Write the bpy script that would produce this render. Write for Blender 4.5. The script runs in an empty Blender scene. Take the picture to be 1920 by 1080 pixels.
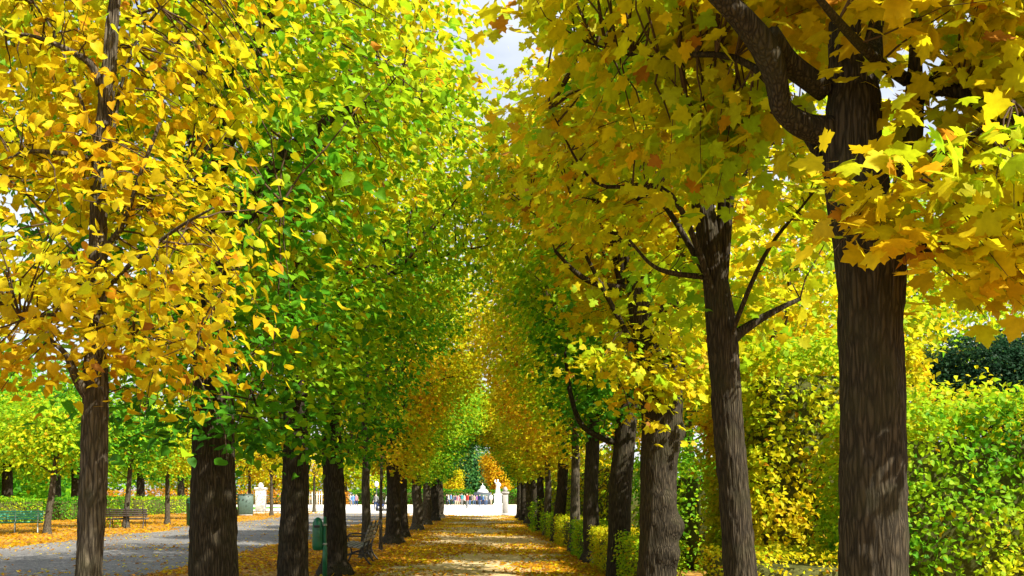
import bpy, math
import numpy as np
from mathutils import Matrix, Vector

C = bpy.context.scene
COL = C.collection
F = 1700.0            # focal length in photo pixels (1920 wide)
EYE = 1.6
HOR = 928.0
VPX = 905.0
YAW = math.atan((960 - VPX) / F)

# ---------------------------------------------------------------- camera, sky, sun, exposure
cd = bpy.data.cameras.new('camera')
cam = bpy.data.objects.new('camera', cd)
COL.objects.link(cam)
cam.location = (0, 0, EYE)
cam.rotation_euler = (math.radians(90), 0, -YAW)
cd.sensor_width = 36.0
cd.lens = 36.0 * F / 1920.0
cd.shift_y = (HOR - 540.0) / 1920.0
cd.clip_start = 0.05
cd.clip_end = 3000
C.camera = cam

SUN_EL = math.radians(43)
sd = Vector((0.80, -0.60, 0.0)).normalized()
SUN_DIR = Vector((sd.x * math.cos(SUN_EL), sd.y * math.cos(SUN_EL), math.sin(SUN_EL)))   # towards the sun

w = bpy.data.worlds.new('World')
C.world = w
w.use_nodes = True
wn = w.node_tree
bg = wn.nodes['Background']
sky = wn.nodes.new('ShaderNodeTexSky')
sky.sky_type = 'NISHITA'
sky.sun_disc = False
sky.sun_elevation = SUN_EL
sky.sun_rotation = math.atan2(sd.x, sd.y)
sky.air_density = 1.0
sky.dust_density = 4.0
sky.ozone_density = 0.6
# thin white cloud veil over the blue, broken up by noise
_tc = wn.nodes.new('ShaderNodeTexCoord')
_cn = wn.nodes.new('ShaderNodeTexNoise'); _cn.inputs['Scale'].default_value = 2.6; _cn.inputs['Detail'].default_value = 7; _cn.inputs['Roughness'].default_value = .55
_mp = wn.nodes.new('ShaderNodeMapping'); _mp.inputs['Scale'].default_value = (1, 1, 2.2); _mp.inputs['Location'].default_value = (.35, .2, .1)
wn.links.new(_tc.outputs['Generated'], _mp.inputs[0]); wn.links.new(_mp.outputs[0], _cn.inputs['Vector'])
_cr = wn.nodes.new('ShaderNodeValToRGB')
_cr.color_ramp.elements[0].position = .36; _cr.color_ramp.elements[0].color = (.35, .35, .35, 1)
_cr.color_ramp.elements[1].position = .6; _cr.color_ramp.elements[1].color = (.85, .85, .85, 1)
wn.links.new(_cn.outputs['Fac'], _cr.inputs[0])
_mx = wn.nodes.new('ShaderNodeMix'); _mx.data_type = 'RGBA'
wn.links.new(_cr.outputs[0], _mx.inputs[0]); wn.links.new(sky.outputs[0], _mx.inputs[6]); _mx.inputs[7].default_value = (5.2, 5.4, 5.6, 1)
wn.links.new(_mx.outputs[2], bg.inputs[0])
bg.inputs[1].default_value = 0.10

sl = bpy.data.lights.new('sun', 'SUN')
sl.energy = 5.0
sl.angle = math.radians(0.53)
sl.color = (1.0, 0.94, 0.82)
so = bpy.data.objects.new('sun', sl)
COL.objects.link(so)
so.rotation_euler = SUN_DIR.to_track_quat('Z', 'Y').to_euler()

C.view_settings.view_transform = 'Standard'
C.view_settings.look = 'None'
C.view_settings.gamma = 1.0
C.view_settings.use_curve_mapping = False
C.view_settings.exposure = 1.2
C.cycles.max_bounces = 10
C.cycles.diffuse_bounces = 6
C.cycles.transmission_bounces = 6
C.cycles.caustics_reflective = False
C.cycles.caustics_refractive = False

# ---------------------------------------------------------------- helpers
def W(px, py, d):
    """photo pixel at depth d -> world point"""
    xc = (px - 960.0) / F * d
    z = EYE + (HOR - py) / F * d
    return np.array([d * math.sin(YAW) + xc * math.cos(YAW), d * math.cos(YAW) - xc * math.sin(YAW), z])

def proj(P):
    """world points -> photo pixels and depth"""
    s, c = math.sin(YAW), math.cos(YAW)
    d = P[:, 0] * s + P[:, 1] * c
    xc = P[:, 0] * c - P[:, 1] * s
    dd = np.maximum(d, 0.01)
    return 960 + F * xc / dd, HOR - F * (P[:, 2] - EYE) / dd, d

_nr = np.random.default_rng(77)
_LAT = _nr.random((32, 32, 32))
def noise3(P, f, off=0.0):
    """smooth value noise, about -1..1"""
    q = np.asarray(P, float) * f + off
    i = np.floor(q).astype(int)
    t = q - i
    t = t * t * (3 - 2 * t)
    r = 0
    for a in (0, 1):
        for b in (0, 1):
            for c in (0, 1):
                wgt = (t[:, 0] if a else 1 - t[:, 0]) * (t[:, 1] if b else 1 - t[:, 1]) * (t[:, 2] if c else 1 - t[:, 2])
                r = r + wgt * _LAT[(i[:, 0] + a) & 31, (i[:, 1] + b) & 31, (i[:, 2] + c) & 31]
    return r * 2 - 1

def build_mesh(name, V, faces, tint=None, mats=(), mat_idx=None, smooth=False):
    """faces: list of (m,k) int arrays"""
    me = bpy.data.meshes.new(name)
    V = np.ascontiguousarray(V, dtype=np.float32)
    faces = [np.asarray(f, dtype=np.int32) for f in faces if len(f)]
    nl = sum(f.size for f in faces)
    npoly = sum(len(f) for f in faces)
    me.vertices.add(len(V)); me.vertices.foreach_set('co', V.ravel())
    me.loops.add(nl); me.loops.foreach_set('vertex_index', np.concatenate([f.ravel() for f in faces]))
    tot = np.concatenate([np.full(len(f), f.shape[1], np.int32) for f in faces])
    st = np.concatenate([[0], np.cumsum(tot)[:-1]]).astype(np.int32)
    me.polygons.add(npoly)
    me.polygons.foreach_set('loop_start', st)
    try:
        me.polygons.foreach_set('loop_total', tot)
    except Exception:
        pass
    if mat_idx is not None:
        me.polygons.foreach_set('material_index', np.asarray(mat_idx, np.int32))
    if smooth:
        me.polygons.foreach_set('use_smooth', np.ones(npoly, bool))
    for m in mats:
        me.materials.append(m)
    if tint is not None:
        a = me.attributes.new('tint', 'FLOAT_COLOR', 'POINT')
        t4 = np.ones((len(V), 4), np.float32); t4[:, :3] = tint
        a.data.foreach_set('color', t4.ravel())
    me.update(calc_edges=True)
    return me

def link(name, data, parent=None, loc=None):
    o = bpy.data.objects.new(name, data)
    COL.objects.link(o)
    if parent is not None:
        o.parent = parent
    if loc is not None:
        o.location = loc
    return o

def tag(o, label=None, cat=None, group=None, kind=None):
    if label: o['label'] = label
    if cat: o['category'] = cat
    if group: o['group'] = group
    if kind: o['kind'] = kind
    return o

def thing(name, label, cat, loc=(0, 0, 0), rz=0.0, group=None):
    o = link(name, None)
    o.location = loc
    o.rotation_euler = (0, 0, rz)
    return tag(o, label, cat, group)

class MB:
    """collects shapes into one mesh"""
    def __init__(s): s.V = []; s.F = {}; s.n = 0
    def add(s, V, faces):
        for f in faces:
            f = np.asarray(f, int)
            if len(f): s.F.setdefault(f.shape[1], []).append(f + s.n)
        s.V.append(np.asarray(V, float)); s.n += len(V)
    def box(s, x0, x1, y0, y1, z0, z1, bev=0.0, M=None):
        b = min(bev, (x1-x0)/2.01, (y1-y0)/2.01, (z1-z0)/2.01)
        if b <= 0:
            V = np.array([[x, y, z] for z in (z0, z1) for x, y in ((x0, y0), (x1, y0), (x1, y1), (x0, y1))], float)
            Fq = [[0,3,2,1],[4,5,6,7],[0,1,5,4],[1,2,6,5],[2,3,7,6],[3,0,4,7]]
            if M is not None: V = V @ np.array(M.to_3x3()).T + np.array(M.translation)
            s.add(V, [Fq]); return
        rings = [(z0, b), (z0 + b, 0), (z1 - b, 0), (z1, b)]
        V = []
        for z, i in rings:
            xa, xb, ya, yb = x0 + i, x1 - i, y0 + i, y1 - i
            c = b if i == 0 else b * .4
            V += [[xa+c,ya,z],[xb-c,ya,z],[xb,ya+c,z],[xb,yb-c,z],[xb-c,yb,z],[xa+c,yb,z],[xa,yb-c,z],[xa,ya+c,z]]
        V = np.array(V, float)
        Q = [[r*8+k, r*8+(k+1)%8, r*8+8+(k+1)%8, r*8+8+k] for r in range(3) for k in range(8)]
        if M is not None: V = V @ np.array(M.to_3x3()).T + np.array(M.translation)
        s.add(V, [Q, [list(range(24, 32)), list(range(7, -1, -1))]])
    def tube(s, P, R, sides=8, cap=True):
        V, faces = tube(P, R, sides); s.add(V, faces)
    def lathe(s, prof, seg=20, c=(0, 0, 0)):
        a = np.linspace(0, 2*np.pi, seg, endpoint=False)
        V = np.concatenate([[[c[0]+r*np.cos(t), c[1]+r*np.sin(t), c[2]+z] for t in a] for r, z in prof])
        n = len(prof)
        Q = [[i*seg+k, i*seg+(k+1)%seg, (i+1)*seg+(k+1)%seg, (i+1)*seg+k] for i in range(n-1) for k in range(seg)]
        s.add(V, [Q, [list(range(seg))[::-1], [(n-1)*seg+k for k in range(seg)]]])
    def build(s, name, mat, parent=None, smooth=False):
        me = build_mesh(name, np.concatenate(s.V), [np.concatenate(v) for v in s.F.values()], mats=[mat], smooth=smooth)
        return link(name, me, parent)

def catmull(P, n_per):
    P = np.asarray(P, float)
    Q = np.vstack([2*P[0]-P[1], P, 2*P[-1]-P[-2]])
    out = []
    for i in range(1, len(Q)-2):
        t = np.linspace(0, 1, n_per, endpoint=False)[:, None]
        p0, p1, p2, p3 = Q[i-1], Q[i], Q[i+1], Q[i+2]
        out.append(.5*((2*p1) + (-p0+p2)*t + (2*p0-5*p1+4*p2-p3)*t*t + (-p0+3*p1-3*p2+p3)*t**3))
    out.append(P[-1:])
    return np.vstack(out)

def tube(P, R, sides, disp=None):
    """tapered tube along points P (n,3) with radii R (n); disp(theta, s)->radial offset"""
    P = np.asarray(P, float); R = np.asarray(R, float); n = len(P)
    T = np.gradient(P, axis=0); T /= np.linalg.norm(T, axis=1)[:, None] + 1e-9
    N = np.zeros((n, 3))
    a = np.array([1.0, 0, 0]) if abs(T[0, 0]) < .8 else np.array([0, 1.0, 0])
    v = a - T[0]*np.dot(a, T[0]); N[0] = v/np.linalg.norm(v)
    for i in range(1, n):
        v = N[i-1] - T[i]*np.dot(N[i-1], T[i]); N[i] = v/(np.linalg.norm(v)+1e-9)
    B = np.cross(T, N)
    th = np.linspace(0, 2*np.pi, sides, endpoint=False)
    rad = np.repeat(R[:, None], sides, 1)
    if disp is not None:
        s = np.concatenate([[0], np.cumsum(np.linalg.norm(np.diff(P, axis=0), axis=1))])
        TH, S = np.meshgrid(th, s)
        rad = rad + disp(TH, S, rad)
    V = P[:, None, :] + rad[:, :, None]*(np.cos(th)[None, :, None]*N[:, None, :] + np.sin(th)[None, :, None]*B[:, None, :])
    V = V.reshape(-1, 3)
    i = np.arange(n-1)[:, None]*sides; k = np.arange(sides)[None, :]; k2 = (k+1) % sides
    Q = np.stack([i+k, i+k2, i+sides+k2, i+sides+k], -1).reshape(-1, 4)
    return V, [Q, np.array([[(n-1)*sides + j for j in range(sides)]]), np.array([list(range(sides))[::-1]])]

# ---------------------------------------------------------------- materials
def mat(name, col=(.5, .5, .5), rough=.7, spec=.3, metal=0.0):
    m = bpy.data.materials.new(name); m.use_nodes = True
    b = m.node_tree.nodes['Principled BSDF']
    b.inputs['Base Color'].default_value = (*col, 1)
    b.inputs['Roughness'].default_value = rough
    b.inputs['Specular IOR Level'].default_value = spec
    b.inputs['Metallic'].default_value = metal
    return m, m.node_tree, b

def N(nt, t, **kw):
    n = nt.nodes.new(t)
    for k, v in kw.items():
        if k in n.inputs: n.inputs[k].default_value = v
        else: setattr(n, k, v)
    return n

def ramp(nt, fac, stops):
    r = nt.nodes.new('ShaderNodeValToRGB')
    e = r.color_ramp.elements
    while len(e) < len(stops): e.new(.5)
    for el, (p, c) in zip(e, stops):
        el.position = p; el.color = (*c, 1)
    nt.links.new(fac, r.inputs[0])
    return r.outputs[0]

def mixc(nt, fac, a, b, mode='MIX'):
    m = nt.nodes.new('ShaderNodeMix'); m.data_type = 'RGBA'; m.blend_type = mode
    for sock, v in ((m.inputs[0], fac), (m.inputs[6], a), (m.inputs[7], b)):
        if hasattr(v, 'is_linked'): nt.links.new(v, sock)
        elif isinstance(v, (int, float)): sock.default_value = v
        else: sock.default_value = (*v, 1)
    return m.outputs[2]

def coords(nt, scale=(1, 1, 1), out='Object'):
    tc = nt.nodes.new('ShaderNodeTexCoord'); mp = nt.nodes.new('ShaderNodeMapping')
    mp.inputs['Scale'].default_value = scale
    nt.links.new(tc.outputs[out], mp.inputs[0])
    return mp.outputs[0]

def noise(nt, vec, scale, detail=5, rough=.6):
    n = N(nt, 'ShaderNodeTexNoise', Scale=scale, Detail=detail, Roughness=rough)
    nt.links.new(vec, n.inputs['Vector'])
    return n.outputs['Fac']

def bump(nt, b, h, strength, dist):
    bp = N(nt, 'ShaderNodeBump', Strength=strength, Distance=dist)
    nt.links.new(h, bp.inputs['Height']); nt.links.new(bp.outputs[0], b.inputs['Normal'])

def leaf_material(name, single):
    m, nt, b = mat(name, rough=.55, spec=.13)
    if single:
        oi = nt.nodes.new('ShaderNodeObjectInfo'); src = oi.outputs['Color']
    else:
        at = nt.nodes.new('ShaderNodeAttribute'); at.attribute_name = 'tint'; src = at.outputs['Color']
    v = coords(nt, out='Object')
    f = noise(nt, v, 14 if not single else 3.0, 2)
    hs = nt.nodes.new('ShaderNodeHueSaturation')
    mr = N(nt, 'ShaderNodeMapRange'); mr.inputs[1].default_value = .3; mr.inputs[2].default_value = .7
    mr.inputs[3].default_value = .8; mr.inputs[4].default_value = 1.12
    nt.links.new(f, mr.inputs[0]); nt.links.new(mr.outputs[0], hs.inputs['Value'])
    nt.links.new(src, hs.inputs['Color'])
    nt.links.new(hs.outputs[0], b.inputs['Base Color'])
    tr = nt.nodes.new('ShaderNodeBsdfTranslucent')
    nt.links.new(hs.outputs[0], tr.inputs[0])
    mx = nt.nodes.new('ShaderNodeMixShader'); mx.inputs[0].default_value = .54
    out = nt.nodes['Material Output']
    nt.links.new(b.outputs[0], mx.inputs[1]); nt.links.new(tr.outputs[0], mx.inputs[2])
    nt.links.new(mx.outputs[0], out.inputs[0])
    return m
LEAF = leaf_material('leaf', False)
LEAF1 = leaf_material('single_leaf', True)

def bark_material(name, dark, light, moss):
    m, nt, b = mat(name, rough=.9, spec=.12)
    v = coords(nt, (1, 1, .11)); v2 = coords(nt)
    vo = N(nt, 'ShaderNodeTexVoronoi', Scale=38.0); vo.feature = 'DISTANCE_TO_EDGE'
    nz = N(nt, 'ShaderNodeTexNoise', Scale=5.0, Detail=4.0); nt.links.new(v, nz.inputs['Vector'])
    va = nt.nodes.new('ShaderNodeVectorMath'); va.operation = 'MULTIPLY_ADD'
    va.inputs[1].default_value = (.07, .07, .07)
    nt.links.new(nz.outputs['Color'], va.inputs[0]); nt.links.new(v, va.inputs[2])
    nt.links.new(va.outputs[0], vo.inputs['Vector'])
    fine = noise(nt, v, 60, 6, .7)
    r = ramp(nt, vo.outputs['Distance'], [(0, dark), (.07, dark), (.26, light)])
    c2 = mixc(nt, .42, r, ramp(nt, fine, [(.3, dark), (.7, light)]))
    big = noise(nt, v2, 2.2, 4)
    c3 = mixc(nt, ramp(nt, big, [(.5, (0, 0, 0)), (.72, (.7, .7, .7))]), c2, moss)
    nt.links.new(c3, b.inputs['Base Color'])
    ad = nt.nodes.new('ShaderNodeMath'); ad.operation = 'MULTIPLY_ADD'; ad.inputs[1].default_value = .35
    nt.links.new(fine, ad.inputs[0]); nt.links.new(vo.outputs['Distance'], ad.inputs[2])
    bump(nt, b, ad.outputs[0], .9, .03)
    return m
BARK = bark_material('bark_brown', (.009, .0075, .005), (.072, .057, .036), (.04, .038, .017))
BARK2 = bark_material('bark_grey', (.016, .012, .008), (.155, .128, .088), (.065, .065, .032))
TWIG, _, _ = mat('twig_bark', (.07, .045, .025), .85, .15)

def ground_material(name, cols, scale, gap=.5, rel=.02, big=.3):
    """speckled ground: cols = list of ramp stops"""
    m, nt, b = mat(name, rough=.95, spec=.08)
    v = coords(nt)
    vo = N(nt, 'ShaderNodeTexVoronoi', Scale=scale); nt.links.new(v, vo.inputs['Vector'])
    sep = nt.nodes.new('ShaderNodeSeparateColor'); nt.links.new(vo.outputs['Color'], sep.inputs[0])
    f1 = noise(nt, v, big, 6, .65)
    mm = nt.nodes.new('ShaderNodeMath'); mm.operation = 'MULTIPLY_ADD'; mm.inputs[1].default_value = gap
    nt.links.new(sep.outputs[0], mm.inputs[0])
    sub = nt.nodes.new('ShaderNodeMath'); sub.operation = 'MULTIPLY_ADD'
    sub.inputs[1].default_value = 1.3; sub.inputs[2].default_value = -.15 - gap/2
    nt.links.new(f1, sub.inputs[0]); nt.links.new(sub.outputs[0], mm.inputs[2])
    nt.links.new(ramp(nt, mm.outputs[0], cols), b.inputs['Base Color'])
    h = noise(nt, v, scale*1.4, 4, .7)
    bump(nt, b, h, .7, rel)
    return m
M_SOIL = ground_material('litter_soil', [(.2, (.10, .06, .02)), (.45, (.26, .13, .03)), (.6, (.38, .20, .035)), (.8, (.45, .28, .07))], 9)
M_SAND = ground_material('sandy_path', [(.2, (.36, .23, .09)), (.45, (.48, .34, .15)), (.65, (.55, .44, .25)), (.85, (.6, .51, .33))], 22, .45)
M_GRAVEL = ground_material('grey_gravel', [(.2, (.09, .088, .085)), (.5, (.15, .145, .14)), (.85, (.22, .21, .195))], 26, .6, .015)
M_PLAZA = ground_material('pale_gravel', [(.2, (.5, .47, .41)), (.5, (.57, .54, .48)), (.85, (.64, .61, .55))], 14, .4, .01)
M_LAWN = ground_material('lawn', [(.2, (.06, .16, .015)), (.5, (.10, .26, .02)), (.85, (.16, .32, .03))], 12, .5, .02)

def plain(name, col, rough=.6, spec=.3, var=.25, sc=9.0, metal=0.0):
    m, nt, b = mat(name, col, rough, spec, metal)
    v = coords(nt); f = noise(nt, v, sc, 5, .65)
    dk = tuple(c*(1-var) for c in col); lt = tuple(min(.95, c*(1+var)) for c in col)
    nt.links.new(ramp(nt, f, [(.3, dk), (.7, lt)]), b.inputs['Base Color'])
    bump(nt, b, f, .15, .01)
    return m
M_GREENWOOD = plain('green_painted_wood', (.06, .33, .20), .5)
M_DARKWOOD = plain('dark_wood', (.055, .045, .04), .6)
M_GREYWOOD = plain('weathered_wood', (.22, .20, .17), .7)
M_IRON = plain('dark_iron', (.03, .03, .03), .5, .4)
M_PALEIRON = plain('pale_iron', (.32, .36, .32), .5, .4)
M_BIN = plain('green_enamel', (.008, .13, .06), .28, .5, .15)
M_DKBIN = plain('dark_green_enamel', (.02, .09, .05), .4)
M_STONE = plain('white_stone', (.74, .72, .68), .7, .2, .08, 3)
M_GREYSTONE = plain('grey_stone', (.34, .33, .31), .8, .2, .2, 3)
M_SLATE = plain('dark_slate', (.05, .06, .08), .6)
M_CAB = plain('grey_green_paint', (.06, .10, .08), .5)
M_WHITEPAINT = plain('white_paint', (.75, .75, .73), .5)
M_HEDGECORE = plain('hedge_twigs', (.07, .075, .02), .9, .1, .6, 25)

# ---------------------------------------------------------------- leaf shapes
def fan(outline, centre, zf):
    """leaf blade as a fan; zf gives the relief of a point"""
    V = np.array([[x, y, zf(x, y)] for x, y in [centre] + outline], float)
    k = len(outline)
    T = np.array([[0, i+1, (i+1) % k + 1] for i in range(k)] + [[1, k+1, k+2]])      # blade and stalk
    V = np.vstack([V, [[.03, -.5, .12], [-.01, -.52, .12]]])
    return V, T
def mirror(right):
    return right + [(-x, y) for x, y in right[::-1] if abs(x) > 1e-6]
_mz = lambda x, y: -.12*abs(x) - .25*(y-.3)**2
MAPLE_HI = fan(mirror([(0, .02), (.16, -.09), (.30, -.04), (.46, -.07), (.42, .06), (.38, .15), (.52, .22), (.72, .36), (.56, .43), (.44, .56), (.30, .49),
                       (.33, .62), (.38, .74), (.21, .78), (.12, .92), (0, 1.06)]), (0, .3), _mz)
MAPLE_LO = fan(mirror([(0, .02), (.42, -.08), (.36, .14), (.70, .37), (.31, .5), (.36, .75), (0, 1.05)]), (0, .3), _mz)
LINDEN = fan(mirror([(0, .07), (.24, -.05), (.44, .14), (.45, .42), (.24, .76), (0, 1.05)]), (0, .4), lambda x, y: .22*abs(x) - .3*(y-.35)**2)
_kv = np.array([[0, 0, 0], [.45, .38, .08], [0, 1.0, -.12], [-.45, .38, .08]])
KITE = (_kv, np.array([[0, 1, 2], [0, 2, 3]]))

TONES = np.array([(.035, .15, .010), (.10, .35, .012), (.36, .56, .012), (.66, .585, .010), (.68, .43, .008), (.62, .27, .010), (.34, .15, .03)])
def tone_colour(t, rng):
    """0 dark green, 1 green, 2 lime, 3 yellow, 4 gold, 5 orange, 6 brown"""
    t = np.clip(t, 0, 5.99)
    i = t.astype(int); f = (t - i)[:, None]
    c = TONES[i]*(1-f) + TONES[np.minimum(i+1, 6)]*f
    return c*rng.uniform(.82, 1.15, (len(t), 1))

def unit(a): return a/(np.linalg.norm(a, axis=-1, keepdims=True)+1e-9)

def leaf_frames(rng, pos, outward, droop=.5, flat=.7):
    n = len(pos)
    t = unit(outward*.6 + rng.normal(0, .75, (n, 3))*np.array([1, 1, .5]) + np.array([0, 0, -droop])*rng.uniform(.2, 1.6, (n, 1)))
    nn = np.array([0, 0, flat]) + outward*.55 + rng.normal(0, .45, (n, 3))
    nn = nn - t*np.sum(nn*t, 1, keepdims=True)
    nn = unit(nn)
    b = np.cross(nn, t)
    return t, nn, b

def leaves_mesh(name, tmpl, pos, t, nn, b, size, col):
    TV, TF = tmpl
    k = len(TV); n = len(pos)
    s = size[:, None, None]
    cr_ = np.random.default_rng(n).uniform(-.8, 2.6, (n, 1)); wd_ = np.random.default_rng(n+1).uniform(.72, 1.12, (n, 1))
    b = b*wd_; nn = nn*cr_
    V = pos[:, None, :] + s*(TV[None, :, 0:1]*b[:, None, :] + TV[None, :, 1:2]*t[:, None, :] + TV[None, :, 2:3]*nn[:, None, :])
    Fc = (TF[None] + (np.arange(n)*k)[:, None, None]).reshape(-1, 3)
    return build_mesh(name, V.reshape(-1, 3), [Fc], tint=np.repeat(col, k, 0), mats=[LEAF], smooth=False)

SINGLE = {}
def single_mesh(tmpl):
    key = id(tmpl)
    if key not in SINGLE:
        SINGLE[key] = build_mesh('leaf_blade', tmpl[0], [tmpl[1]], mats=[LEAF1])
    return SINGLE[key]

def make_leaves(parent, rng, tmpl, pos, outw, size, tone, singles=0, droop=.5, flat=.7, origin=None, tint=(1, 1, 1)):
    """one 'leaves' part, plus the leaves that show largest as parts of their own"""
    t, nn, b = leaf_frames(rng, pos, outw, droop, flat)
    tone = np.where(rng.random(len(tone)) < .03, np.minimum(tone+2, 5.9), tone)
    col = tone_colour(tone, rng)*tint
    px, py, d = proj(pos)
    keep = ~((d < 3.6) & (d > -1.0) & (np.abs(px-960) < 1500))          # nothing hangs right in front of the lens
    pos, t, nn, b, size, col, px, py, d = [a[keep] for a in (pos, t, nn, b, size, col, px, py, d)]
    o0 = np.array(parent.matrix_basis.translation) if origin is None else origin
    sel = np.zeros(len(pos), bool)
    if singles:
        vis = (px > 8) & (px < 1912) & (py > 8) & (py < 1072) & (d > 0)
        face = np.abs(np.sum(nn*unit(pos - np.array([0, 0, EYE])), 1))
        score = np.where(vis, size/np.maximum(d, .1)*(.35+face), -1)
        sel[np.argsort(-score)[:singles]] = True
        sel &= score > 0
        me = single_mesh(tmpl)
        for i in np.nonzero(sel)[0]:
            o = bpy.data.objects.new('leaf', me)
            s = size[i]; b[i] *= rng.uniform(.72, 1.12); nn[i] *= rng.uniform(.5, 2.4)
            o.matrix_basis = Matrix(((b[i, 0]*s, t[i, 0]*s, nn[i, 0]*s, pos[i, 0]-o0[0]),
                                     (b[i, 1]*s, t[i, 1]*s, nn[i, 1]*s, pos[i, 1]-o0[1]),
                                     (b[i, 2]*s, t[i, 2]*s, nn[i, 2]*s, pos[i, 2]-o0[2]), (0, 0, 0, 1)))
            o.color = (*col[i], 1)
            o.parent = parent
            COL.objects.link(o)
    r = ~sel
    me = leaves_mesh('leaves', tmpl, pos[r]-o0, t[r], nn[r], b[r], size[r], col[r])
    o = link('leaves', me, parent)
    o['kind'] = 'stuff'
    return o

# ---------------------------------------------------------------- bark relief
def bark_disp(seed, amp, knots=()):
    rng = np.random.default_rng(seed)
    L = rng.random((64, 64))
    def vn(u, v):
        i = np.floor(u).astype(int); j = np.floor(v).astype(int); a = u-i; c = v-j
        a = a*a*(3-2*a); c = c*c*(3-2*c)
        return lambda per: (L[i % per, j & 63]*(1-a)*(1-c) + L[(i+1) % per, j & 63]*a*(1-c) + L[i % per, (j+1) & 63]*(1-a)*c + L[(i+1) % per, (j+1) & 63]*a*c)
    def f(TH, S, R):
        u = TH/(2*np.pi)
        wob = (vn(u*6, S*1.5)(6)-.5)*1.2
        r1 = 1-np.abs(vn(u*26 + wob, S*5)(26)*2-1)
        r2 = vn(u*44, S*14)(44)-.5
        lump = vn(u*4, S*1.1+9)(4)-.5
        d = amp*(r1*1.0 + r2*.55 - .6) + R*.14*lump
        for (th, s, w_, h) in knots:
            dt = np.angle(np.exp(1j*(TH-th)))*R.mean()
            d = d + h*np.exp(-(dt**2 + (S-s)**2)/(2*w_*w_))
        return d
    return f

def trunk_obj(parent, P, R, barkmat, seed, hi, o0, knots=(), name='trunk'):
    P = np.asarray(P, float); R = np.asarray(R, float)
    if hi:
        k = 22
        Pc = catmull(P, k); Rc = np.interp(np.linspace(0, len(R)-1, len(Pc)), np.arange(len(R)), R)
        V, faces = tube(Pc, Rc, 72, bark_disp(seed, .021, knots))
    else:
        Pc = catmull(P, 5); Rc = np.interp(np.linspace(0, len(R)-1, len(Pc)), np.arange(len(R)), R)
        V, faces = tube(Pc, Rc, 14, bark_disp(seed, .008, knots))
    me = build_mesh(name, V-o0, faces, mats=[barkmat], smooth=True)
    return link(name, me, parent)

# ---------------------------------------------------------------- trees
Z_PROF = np.array([2.0, 2.6, 3.3, 4.2, 5.2, 6.2, 7.4, 8.8, 10.0, 11.0])
def row_profile(side, scale_in=1.0, meet=False):
    if side < 0:
        inn = np.array([.5, .85, 1.0, 1.25, 1.8, 2.5, 2.9, 2.75, 2.2, 1.0])
        out = np.array([.7, 1.4, 1.9, 2.2, 2.3, 2.3, 2.2, 2.0, 1.6, .9])
    else:
        inn = np.array([.3, .6, .9, 1.3, 1.9, 2.4, 2.2, 1.6, 1.0, .5])
        out = np.array([.3, .5, .75, 1.0, 1.15, 1.15, 1.05, .9, .7, .4])
    if meet:
        inn = np.maximum(inn, np.array([.5, .85, 1.0, 1.25, 1.8, 2.6, 3.05, 3.05, 2.7, 1.4])*(1 if side < 0 else .92))
    return np.minimum(inn*scale_in, 3.1 if side < 0 else 2.75), out

def sample_crown(rng, n, side, X, Y, z0, z1, rv, prof, hole=.15, shell=.6, freq=.9):
    """spray centres in a clipped row-tree crown (alley side + outer side)"""
    inn, out = prof
    pts = []
    tot = 0
    while tot < n:
        m = n*6
        z = rng.uniform(z0, z1, m)
        zz = np.interp(z, [z0, z1], [Z_PROF[0], Z_PROF[-1]])
        a = np.interp(zz, Z_PROF, inn); o = np.interp(zz, Z_PROF, out)
        u = rng.uniform(-2.6, 3.3, m)
        v = rng.uniform(-1, 1, m)*rv
        e = np.where(u > 0, u/a, -u/o)
        vz = np.clip(1.15 - .5*((zz-6.5)/5.2)**2, .5, 1.1)
        q = (np.abs(e)**2.6 + np.abs(v/(rv*vz))**2.6)
        P = np.stack([X - side*u, Y + v, z], 1)
        nz = noise3(P, freq) + .5*noise3(P, freq*2.3, 7.7)
        q = q*(1 - .28*nz)
        ok = (q < 1) & (nz > -1+hole*2) & (rng.random(m) < (1-shell) + shell*np.clip(q, 0, 1)**1.2)
        P = P[ok]
        pts.append(P); tot += len(P)
    return np.vstack(pts)[:n]

def sample_blob(rng, n, blobs, hole=.15, shell=.6, freq=.9):
    """spray centres in a union of ellipsoids (cx,cy,cz,rx,ry,rz)"""
    blobs = np.asarray(blobs, float)
    vol = np.prod(blobs[:, 3:], 1)**.75; vol = vol/vol.sum()
    pts = []; tot = 0
    while tot < n:
        m = n*4
        vol = np.maximum(vol, .004); vol = vol/vol.sum()
        k = rng.choice(len(blobs), m, p=vol)
        d = unit(rng.normal(0, 1, (m, 3)))*(rng.random((m, 1))**(1/3))
        P = blobs[k, :3] + d*blobs[k, 3:]
        q = np.sum(d*d, 1)
        nz = noise3(P, freq) + .5*noise3(P, freq*2.3, 7.7)
        ok = (q*(1-.3*nz) < .95) & (nz > -1+hole*2) & (rng.random(m) < (1-shell)+shell*q)
        pts.append(P[ok]); tot += ok.sum()
    return np.vstack(pts)[:n]

def sprays_to_leaves(rng, cen, axis_xy, per, spread, flatness=.45):
    n = len(cen)
    out = cen - np.stack([np.full(n, axis_xy[0]), np.full(n, axis_xy[1]), cen[:, 2]-.3], 1)
    out = unit(out)
    rep = np.repeat(np.arange(n), per)
    off = rng.normal(0, 1, (len(rep), 3))*spread*np.array([1, 1, flatness])
    # droop towards the tip of the spray
    along = np.sum(off*out[rep], 1)
    pos = cen[rep] + off
    pos[:, 2] -= .35*np.maximum(along, 0)
    o = unit(out[rep] + .6*unit(off))
    return pos, o, rep

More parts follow.
